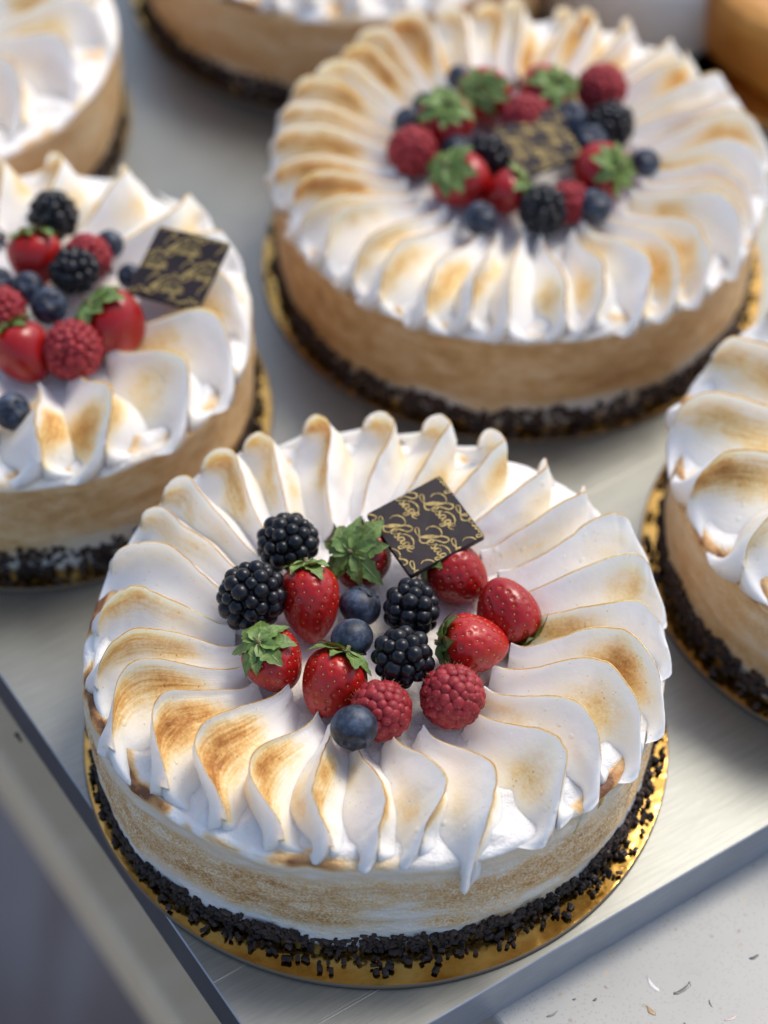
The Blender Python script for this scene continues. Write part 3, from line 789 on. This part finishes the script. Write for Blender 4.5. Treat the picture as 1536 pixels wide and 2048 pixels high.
def aggregate(name, c, d, Rx, Rz, r0, label, cat, group, mat, me, coremat, hero_=True, seed=1, hairs=False):
    rnd = random.Random(seed)
    t = empty(name, (c[0], c[1], c[2] - Rx)); tag(t, label, cat, group)
    base = Matrix.Translation(Vector((0, 0, Rx)) * S) @ Matrix(rotmat(d).tolist()).to_4x4()
    fl = mat is M_RASP; kz = .74 if fl else 1.0
    ix, iz = Rx - r0 * kz, Rz - r0 * kz
    ds = drupes(ix, iz, r0, rnd, fl)
    v, f = usphere(20, 14)
    o = mk('core', v * [ix, ix, iz], f, coremat, t); o.matrix_local = base
    if hero_:
        for p, r in ds:
            q = inst('drupelet', me, t)
            k = r
            q.matrix_local = base @ Matrix.Translation(p * S) @ Matrix(rotmat(tuple(p)).tolist()).to_4x4() @ Matrix.Diagonal((k, k, k * kz, 1))
    else:
        sv, sf = usphere(10, 7)
        V, F = joined([(sv * r + np.array(p), sf) for p, r in ds])
        o = mk('drupelets', V, F, mat, t); o.matrix_local = base; tag(o, kind='stuff')
    if hairs:
        items = []
        for p, r in ds:
            for _ in range(2):
                n_ = (p.normalized() + Vector((rnd.uniform(-.6, .6), rnd.uniform(-.6, .6), rnd.uniform(-.6, .6)))).normalized()
                b0 = np.array(p + n_ * r * .95 * kz); b1 = b0 + np.array(n_) * .14 + np.array([rnd.uniform(-.05, .05) for _ in range(3)])
                s1 = np.array(n_.orthogonal()) * .006; s2 = np.cross(np.array(n_), s1)
                items.append((np.array([b0 + s1, b0 - .5 * s1 + s2, b0 - .5 * s1 - s2, b1]), [(0, 1, 3), (1, 2, 3), (2, 0, 3)]))
        V, F = joined(items); o = mk('hairs', V, F, M_HAIR, t); o.matrix_local = base; tag(o, kind='stuff')
    return t
def blackberry(c, d, Rx, Rz, label, group, **k): return aggregate('blackberry', c, d, Rx, Rz, k.pop('r0', .285), label, 'blackberry', group, M_BLACK, ME_BD[0], M_BLACKCORE, **k)
def raspberry(c, d, Rx, Rz, label, group, **k): return aggregate('raspberry', c, d, Rx, Rz, k.pop('r0', .225), label, 'raspberry', group, M_RASP, ME_RD[0], M_RASPCORE, **k)
def blueberry(c, d, r, label, group, hero_=True, seed=1):
    t = empty('blueberry', (c[0], c[1], c[2] - r * .95)); tag(t, label, 'blueberry', group)
    base = Matrix.Translation(Vector((0, 0, r * .95)) * S) @ Matrix(rotmat(d).tolist()).to_4x4()
    v, f = usphere(48, 32) if hero_ else usphere(24, 16)
    th = np.arccos(np.clip(v[:, 2], -1, 1))
    v = v * [r, r, r * .9]
    v[:, 2] -= .20 * r * np.exp(-(th / .26) ** 2)
    v = v + (fbm(v * 1.2 + seed, seed)[:, None] - .5) * .05 * v
    o = mk('skin', v, f, M_BLUE, t); o.matrix_local = base
    # five-lobed crown round the dimple
    n = 40; V = []
    for (rr, z) in ((.16, .60), (.30, .80), (.43, .845), (.46, .80)):
        for i in range(n):
            a = 2 * math.pi * i / n; k = 1 + .22 * max(0, math.cos(5 * a + seed)) * (rr > .25)
            zz = z + .035 * math.cos(5 * a + seed) * (rr > .29)
            V.append((math.cos(a) * rr * k * r, math.sin(a) * rr * k * r, zz * r - .0))
    F = [(k * n + i, (k + 1) * n + i, (k + 1) * n + (i + 1) % n, k * n + (i + 1) % n) for k in range(3) for i in range(n)]
    o = mk('crown', V, F, M_CROWN, t); o.matrix_local = base
    return t

g = 'fruit on the foreground cake'
gs_, gk, gr, gb = 'strawberries on the foreground cake', 'blackberries on the foreground cake', 'raspberries on the foreground cake', 'blueberries on the foreground cake'
strawberry((-2.06, .26, 6.45), (-.1, .60, .67), 1.02, 2.75, 'large upright strawberry between the left blackberries and the blueberries on the foreground cake', gs_, seed=1, nl=7, tone=.55, leafs=.9)
strawberry((-.27, 2.50, 6.25), (-.42, -.42, .80), 1.10, 2.1, 'dark strawberry under a large green star of leaves, left of the sharp chocolate plaque', gs_, seed=2, nl=9, tone=.15, leafs=1.18)
strawberry((2.98, 1.88, 6.15), (-.75, .35, .30), 1.08, 2.3, 'strawberry tucked under the right corner of the sharp chocolate plaque', gs_, seed=3, nl=6, tone=.42)
strawberry((4.66, .26, 6.3), (.35, -.5, -.62), 1.10, 2.4, 'rightmost strawberry on the foreground cake, its leaves hidden below', gs_, seed=4, nl=7, tone=.42, leafs=1.1)
strawberry((3.54, -1.37, 6.45), (-.9, -.1, .16), 1.10, 2.35, 'bright strawberry with drooping leaves on its left, above the right raspberry', gs_, seed=5, nl=7, tone=.62)
strawberry((-3.14, -2.28, 6.4), (-.42, .0, .85), 1.06, 2.3, 'strawberry with spread green leaves, leftmost of the fruit front row', gs_, seed=6, nl=8, tone=.5, leafs=1.05)
strawberry((-1.23, -3.05, 6.3), (.35, .58, .55), 1.08, 2.4, 'strawberry pointing forward in front of the lower centre blueberry', gs_, seed=7, nl=8, tone=.58)
blackberry((-2.93, 2.64, 6.85), (-.3, .2, 1), 1.14, 1.05, 'rearmost blackberry on the foreground cake, beside the green leaf star', gk, seed=1)
blackberry((-4.04, .12, 6.95), (.5, .3, .7), 1.18, 1.28, 'leftmost blackberry on the foreground cake, leaning on the large strawberry', gk, seed=2)
blackberry((1.40, .07, 6.5), (.1, .5, .8), 1.0, 1.08, 'shiny blackberry just below the sharp chocolate plaque', gk, seed=3)
blackberry((1.11, -2.31, 6.85), (0, -.2, 1), 1.08, 1.1, 'front centre blackberry resting between blueberry and bright strawberry', gk, seed=4)
raspberry((.43, -4.16, 6.35), (.2, -.6, .7), 1.06, 1.1, 'left raspberry behind the front blueberry on the foreground cake', gr, seed=1, hairs=True)
raspberry((2.78, -3.56, 6.42), (.3, -.5, .7), 1.1, 1.15, 'right raspberry alone beside the bright strawberry on the foreground cake', gr, seed=2, hairs=True)
blueberry((-.36, .40, 6.2), (.5, .5, .8), .74, 'darker blueberry with its crown up, behind the middle blueberry', gb, seed=1)
blueberry((-.59, -1.46, 6.75), (.3, -.9, -.5), .73, 'dusty blueberry in the middle of the foreground cake fruit', gb, seed=2)
blueberry((-.43, -5.30, 6.95), (.1, -1, .05), .78, 'frontmost blueberry on the foreground cake, crown facing forward', gb, seed=3)

# blurred fruit on the big cake behind
B_ = dict(hero_=False)
gs2, gk2, gr2, gb2 = 'strawberries on the large blurred cake', 'blackberries on the large blurred cake', 'raspberries on the large blurred cake', 'blueberries on the large blurred cake'
def sb(x, y, d, label, R_=1.22, L=2.5, z=6.35, tone=.5, seed=1, grp=gs2, leafs=.95, nl=8): strawberry((x, y, z), d, R_, L, label, grp, hero_=False, seed=seed, tone=tone, leafs=leafs, nl=nl)
sb(4.3, 28.0, (-.3, -.45, .8), 'blurred strawberry with dark leaves at the left rear of the large cake fruit', seed=21)
sb(2.6, 26.2, (.1, -.2, .95), 'blurred strawberry capped by leaves behind the left raspberry on the large cake', seed=22)
sb(6.7, 28.2, (.4, -.3, .8), 'blurred strawberry with bright green leaves at the centre rear of the large cake', seed=23)
sb(3.3, 22.6, (-.5, -.2, .75), 'blurred strawberry with leaves on its left, on the large cake', R_=1.25, seed=24)
sb(5.0, 21.9, (.65, .1, .5), 'small blurred strawberry left of the front blackberry on the large cake', R_=.9, L=2.0, seed=25)
sb(8.8, 23.4, (.55, -.45, .6), 'blurred strawberry with a round green top on the right side of the large cake fruit', seed=26)
raspberry((1.23, 24.38, 6.4), (0, -.5, 1), 1.02, 1.1, 'leftmost raspberry on the large blurred cake', gr2, seed=5, **B_)
raspberry((9.16, 28.57, 6.5), (0, 0, 1), 1.05, 1.1, 'raspberry at the rear right of the large blurred cake, above the blackberry', gr2, seed=6, **B_)
raspberry((5.9, 26.1, 6.8), (0, 0, 1), 1.0, 1.0, 'raspberry just behind the chocolate plaque of the large blurred cake', gr2, seed=7, **B_)
raspberry((7.6, 21.6, 6.2), (0, 0, 1), .85, .85, 'raspberry half hidden at the front of the large blurred cake', gr2, seed=8, **B_)
blackberry((9.44, 26.14, 6.5), (0, 0, 1), 1.05, 1.1, 'blackberry at the right rear of the large blurred cake under a raspberry', gk2, seed=9, **B_)
blackberry((6.45, 20.78, 6.5), (0, 0, 1), 1.05, 1.1, 'frontmost blackberry on the large blurred cake', gk2, seed=10, **B_)
blackberry((4.35, 24.1, 6.4), (0, 0, 1), .95, 1.0, 'blackberry in the middle of the large blurred cake, left of its plaque', gk2, seed=11, **B_)
for i, (x, y, r, lb) in enumerate([(3.16, 29.41, .55, 'rearmost blueberry on the large blurred cake'), (1.77, 27.48, .6, 'blueberry at the left rear of the large blurred cake, right of a touching pair'),
        (1.01, 26.4, .6, 'blueberry just above the leftmost raspberry on the large blurred cake'), (7.75, 26.31, .8, 'blueberry between leaf crown and rear blackberry on the large blurred cake'),
        (8.52, 24.88, .78, 'blueberry right of the plaque on the large blurred cake'), (10.79, 24.07, .6, 'lone blueberry set apart at the right of the large blurred cake'),
        (3.08, 24.63, .66, 'blueberry beside the leftmost raspberry on the large blurred cake'), (8.57, 21.3, .72, 'blueberry right of the frontmost blackberry on the large blurred cake'),
        (3.99, 20.4, .7, 'blueberry at the front left of the large blurred cake fruit')]):
    blueberry((x, y, 6.3 if i not in (3, 4) else 6.6), (.1 * i - .4, -.3, .8), r, lb, gb2, seed=i, **B_)
# blurred fruit on the left cake
gs3, gk3, gr3, gb3 = 'strawberries on the left cake', 'blackberries on the left cake', 'raspberries on the left cake', 'blueberries on the left cake'
blackberry((-12.91, 19.6, 6.7), (0, 0, 1), 1.05, 1.1, 'rear blackberry standing tall on the left cake', gk3, seed=12, **B_)
blackberry((-11.73, 16.24, 6.8), (0, 0, 1), 1.02, 1.0, 'central blackberry on the left cake', gk3, seed=13, **B_)
raspberry((-11.4, 17.5, 6.4), (0, 0, 1), .95, .95, 'raspberry behind the central blackberry on the left cake', gr3, seed=14, **B_)
raspberry((-11.41, 12.25, 6.5), (.1, -.5, .7), 1.12, 1.2, 'front raspberry on the left cake', gr3, seed=15, **B_)
raspberry((-14.4, 14.2, 6.5), (0, 0, 1), 1.0, 1.0, 'raspberry cut by the left edge of the photo', gr3, seed=16, **B_)
strawberry((-13.4, 17.4, 6.4), (-.1, .6, .7), 1.05, 2.2, 'strawberry with leaves on top below the rear blackberry of the left cake', gs3, hero_=False, seed=31, tone=.6)
strawberry((-9.95, 13.8, 6.4), (-.6, .1, .6), 1.25, 2.5, 'strawberry with a broad leaf star on the right of the left cake', gs3, hero_=False, seed=32, tone=.4, leafs=1.0)
strawberry((-13.25, 12.2, 6.3), (-.4, .4, .4), 1.1, 2.4, 'front strawberry beside the front raspberry on the left cake', gs3, hero_=False, seed=33, tone=.45)
for i, (x, y, z, r, lb) in enumerate([(-10.62, 18.38, 6.3, .6, 'blueberry behind the plaque corner on the left cake'), (-9.7, 16.82, 6.1, .5, 'small dark blueberry touching the plaque on the left cake'),
        (-13.47, 15.48, 6.6, .65, 'blueberry left of the central blackberry on the left cake'), (-12.49, 14.4, 6.7, .74, 'blueberry in front of the central blackberry on the left cake'),
        (-14.7, 16.0, 6.4, .6, 'blueberry at the photo edge on the left cake'), (-13.26, 8.94, 6.55, .70, 'lone dark blueberry on the front petals of the left cake')]):
    blueberry((x, y, z), (.2 * i - .4, -.4, .7), r, lb, gb3, seed=20 + i, **B_)

# ------------------------------------------------------------------ chocolate plaques with gold script
def catmull(P, n=9):
    P = np.array(P, float); out = []
    for i in range(len(P) - 1):
        p0, p1, p2, p3 = P[max(i - 1, 0)], P[i], P[i + 1], P[min(i + 2, len(P) - 1)]
        for k in range(n):
            f = k / n; out.append(.5 * ((2 * p1) + (-p0 + p2) * f + (2 * p0 - 5 * p1 + 4 * p2 - p3) * f * f + (-p0 + 3 * p1 - 3 * p2 + p3) * f ** 3))
    out.append(P[-1]); return np.array(out)
STROKES = [  # (x, y, width) in 1/800 of the plaque side: the word 'Lesage' in a flowing script
    [(52, 84, 4), (44, 122, 7), (74, 168, 9), (128, 184, 9), (176, 166, 6), (182, 140, 5)],
    [(182, 128, 10), (150, 92, 27), (112, 46, 30), (78, 0, 12)],
    [(168, 118, 10), (205, 160, 11), (246, 180, 12), (270, 160, 10), (258, 124, 10), (214, 98, 10), (176, 72, 6)],
    [(84, 6, 7), (34, -2, 8), (-10, 10, 8), (-26, 34, 8), (-6, 46, 8), (30, 26, 8), (74, -6, 9), (112, -28, 11), (146, -16, 8), (160, 14, 6)],
    [(150, 24, 5), (184, 42, 8), (184, 64, 8), (166, 62, 9), (156, 30, 13), (172, 6, 10), (198, 16, 5)],
    [(198, 16, 5), (232, 64, 8), (232, 44, 12), (246, 22, 14), (232, 4, 10), (212, 12, 7)],
    [(304, 52, 8), (280, 56, 10), (262, 28, 14), (272, 4, 11), (296, 22, 6), (308, 52, 8), (304, 20, 12), (314, 2, 9), (330, 12, 5)],
    [(372, 52, 8), (350, 56, 10), (334, 30, 13), (344, 8, 10), (366, 26, 6), (376, 52, 8), (368, -6, 12), (350, -42, 10), (330, -34, 8), (344, -8, 6), (384, 14, 5)],
    [(384, 14, 5), (422, 40, 8), (424, 62, 8), (404, 60, 9), (392, 28, 14), (410, 2, 10), (452, 20, 5)],
    [(246, 66, 4), (276, 96, 8), (326, 110, 10), (376, 98, 9), (410, 66, 4)],
]
def words():
    """quads of the script, clipped to the unit plaque; origin lattice repeats as on the plaque"""
    V, F = [], []
    t = np.array([.60, .085]); t = t / 480 * 1.0        # text direction in (a,b) per unit
    tl = np.linalg.norm(t); th = t / tl; nh = np.array([-th[1], th[0]])
    s = tl * 1.03
    for i in range(-4, 6):
        for j in range(-5, 6):
            o = np.array([.16, .075]) + i * np.array([.355, .276]) + j * np.array([-.36, .281])
            if not (-.8 < o[0] < 1.1 and -.4 < o[1] < 1.2): continue
            for st in STROKES:
                P = catmull(st, 7)
                xy = P[:, :2]; w = P[:, 2] / 2 * 1.3
                d = np.gradient(xy, axis=0); d /= np.maximum(np.linalg.norm(d, axis=1), 1e-6)[:, None]
                nn = np.stack([-d[:, 1], d[:, 0]], -1)
                Lp = xy + nn * w[:, None]; Rp = xy - nn * w[:, None]
                def conv(q): return o + (q[:, :1] * th + q[:, 1:2] * nh) * s
                Lp, Rp = conv(Lp), conv(Rp)
                Lc, Rc = np.clip(Lp, .008, .992), np.clip(Rp, .008, .992)
                for k in range(len(P) - 1):
                    q = [Lp[k], Rp[k], Rp[k + 1], Lp[k + 1]]
                    c = sum(q) / 4
                    if not (.008 < c[0] < .992 and .008 < c[1] < .992): continue
                    b = len(V); V += [Lc[k], Rc[k], Rc[k + 1], Lc[k + 1]]; F.append((b, b + 1, b + 2, b + 3))
    return np.array(V), F
WV, WF = words()
def plaque(c4, label, th=.26):
    """c4: left, top, right, bottom corners of the upper face"""
    L_, T_, R_, B_ = [np.array(c, float) for c in c4]
    cen = (L_ + T_ + R_ + B_) / 4
    e1 = ((B_ - L_) + (R_ - T_)) / 2; e2 = ((T_ - L_) + (R_ - B_)) / 2
    ln = (np.linalg.norm(e1) + np.linalg.norm(e2)) / 2
    x = e1 / np.linalg.norm(e1); e2 = e2 - x * (e2 @ x); y = e2 / np.linalg.norm(e2); z = np.cross(x, y)
    M = Matrix((x, y, z)).transposed().to_4x4()
    t = empty('chocolate_plaque', (0, 0, 0)); t.matrix_world = Matrix.Translation(Vector((L_ + T_ + R_ + B_) / 4) * S) @ M
    tag(t, label, 'chocolate plaque', 'printed chocolate plaques on the cakes')
    # bevelled tile
    h = ln / 2; V = []; b = .05; r_ = .10
    rings = [(-b, -th), (0, -th + b), (0, -b * .6), (-b * .6, 0)]
    n = 4
    for ins, z_ in rings:
        for cx, cy, a0 in ((h, h, 0), (-h, h, 90), (-h, -h, 180), (h, -h, 270)):
            for k in range(n):
                a = R(a0 + 90 * k / (n - 1)); V.append((cx - math.copysign(r_, cx) + (r_ + ins) * math.cos(a), cy - math.copysign(r_, cy) + (r_ + ins) * math.sin(a), z_))
    m = 4 * n
    F = [tuple(range(m))[::-1]] + [(k * m + i, k * m + (i + 1) % m, (k + 1) * m + (i + 1) % m, (k + 1) * m + i) for k in range(3) for i in range(m)] + [tuple(range(3 * m, 4 * m))]
    mk('chocolate_tile', V, F, M_PLAQUE, t, smooth=False)
    P = np.concatenate([(WV - .5) * ln, np.full((len(WV), 1), .006)], 1)
    # give each stroke a hair of relief without overlapping planes
    P[:, 2] += .004 * (np.arange(len(P)) // 4 % 7) / 7
    mk('gold_script', P, WF, M_GILT, t, smooth=False)
    return t
plaque([(-.23, 3.50, 7.42), (2.30, 5.10, 7.85), (3.80, 2.58, 7.58), (1.42, .90, 7.15)], 'sharp square chocolate plaque printed with gold script on the foreground cake')
plaque([(-9.55, 15.05, 6.95), (-8.75, 17.75, 7.95), (-5.78, 16.35, 8.2), (-6.60, 13.75, 7.4)], 'blurred chocolate plaque leaning on the petals of the left cake')
plaque([(4.7, 25.3, 7.2), (6.7, 26.2, 7.6), (8.0, 23.4, 7.0), (6.0, 22.3, 6.6)], 'blurred chocolate plaque lying in the fruit of the large cake at the upper right')

# ------------------------------------------------------------------ things cut by the top right corner
def mat_custard():
    m = N("caramelised_top"); o = m.coord('Object'); n = m.noise(o, 22, 4)
    m.l(m.ramp(n, [(.3, (.22, .07, .02)), (.5, (.52, .22, .04)), (.7, (.62, .30, .07))]), m.b.inputs['Base Color'])
    m.set(Roughness=.3); return m.m
t = empty('caramel_cake', (23.2, 43.6, .2)); tag(t, 'glossy golden brown caramelised cake cut by the top right corner', 'cake')
prof = [(9.0, 0), (9.3, .6), (9.5, 3.2), (9.3, 3.8), (8.7, 4.1), (6, 4.0), (0.01, 3.9)]
v, f = lathe([(np.interp(q, range(7), [p[0] for p in prof]), np.interp(q, range(7), [p[1] for p in prof])) for q in np.linspace(0, 6, 40)], 90)
v = v + (fbm(v * .6, 3)[:, None] - .5) * [[.3, .3, .4]]
mk('baked_body', v, [q[::-1] for q in f], mat_custard(), t)
bd = empty('cake_board', (22.9, 43.3, 0)); tag(bd, 'amber board under the caramelised cake in the top right corner', 'cake board')
v, f = lathe([(0.01, .19), (10.4, .19), (10.5, .16), (10.5, .01), (.01, .006)], 120)
mk('foil_face', v, [q[::-1] for q in f], M_GOLD, bd)
t = empty('white_cake', (11.9, 43.0, .2)); tag(t, 'plain white glazed cake at the top edge, left of the caramelised cake', 'cake')
v, f = lathe([(4.6, 0), (4.75, .4), (4.7, 3.6), (4.4, 4.3), (3.6, 4.6), (2, 4.65), (.01, 4.65)], 90)
mk('glazed_body', v, [q[::-1] for q in f], simple('white_glaze', (.62, .61, .58), .35), t)
bd = empty('cake_board', (11.5, 43.3, 0)); tag(bd, 'dark disc painted in as shadow under the plain white cake at the top edge', 'cake board')
v, f = lathe([(0.01, .19), (6.9, .19), (7.0, .12), (7.0, .01), (.01, .006)], 120)
mk('shadow_disc', v, [q[::-1] for q in f], simple('shadow_dark', (.05, .055, .06), .5), bd)  # added dark disc, paints the shadow around the white cake's foot
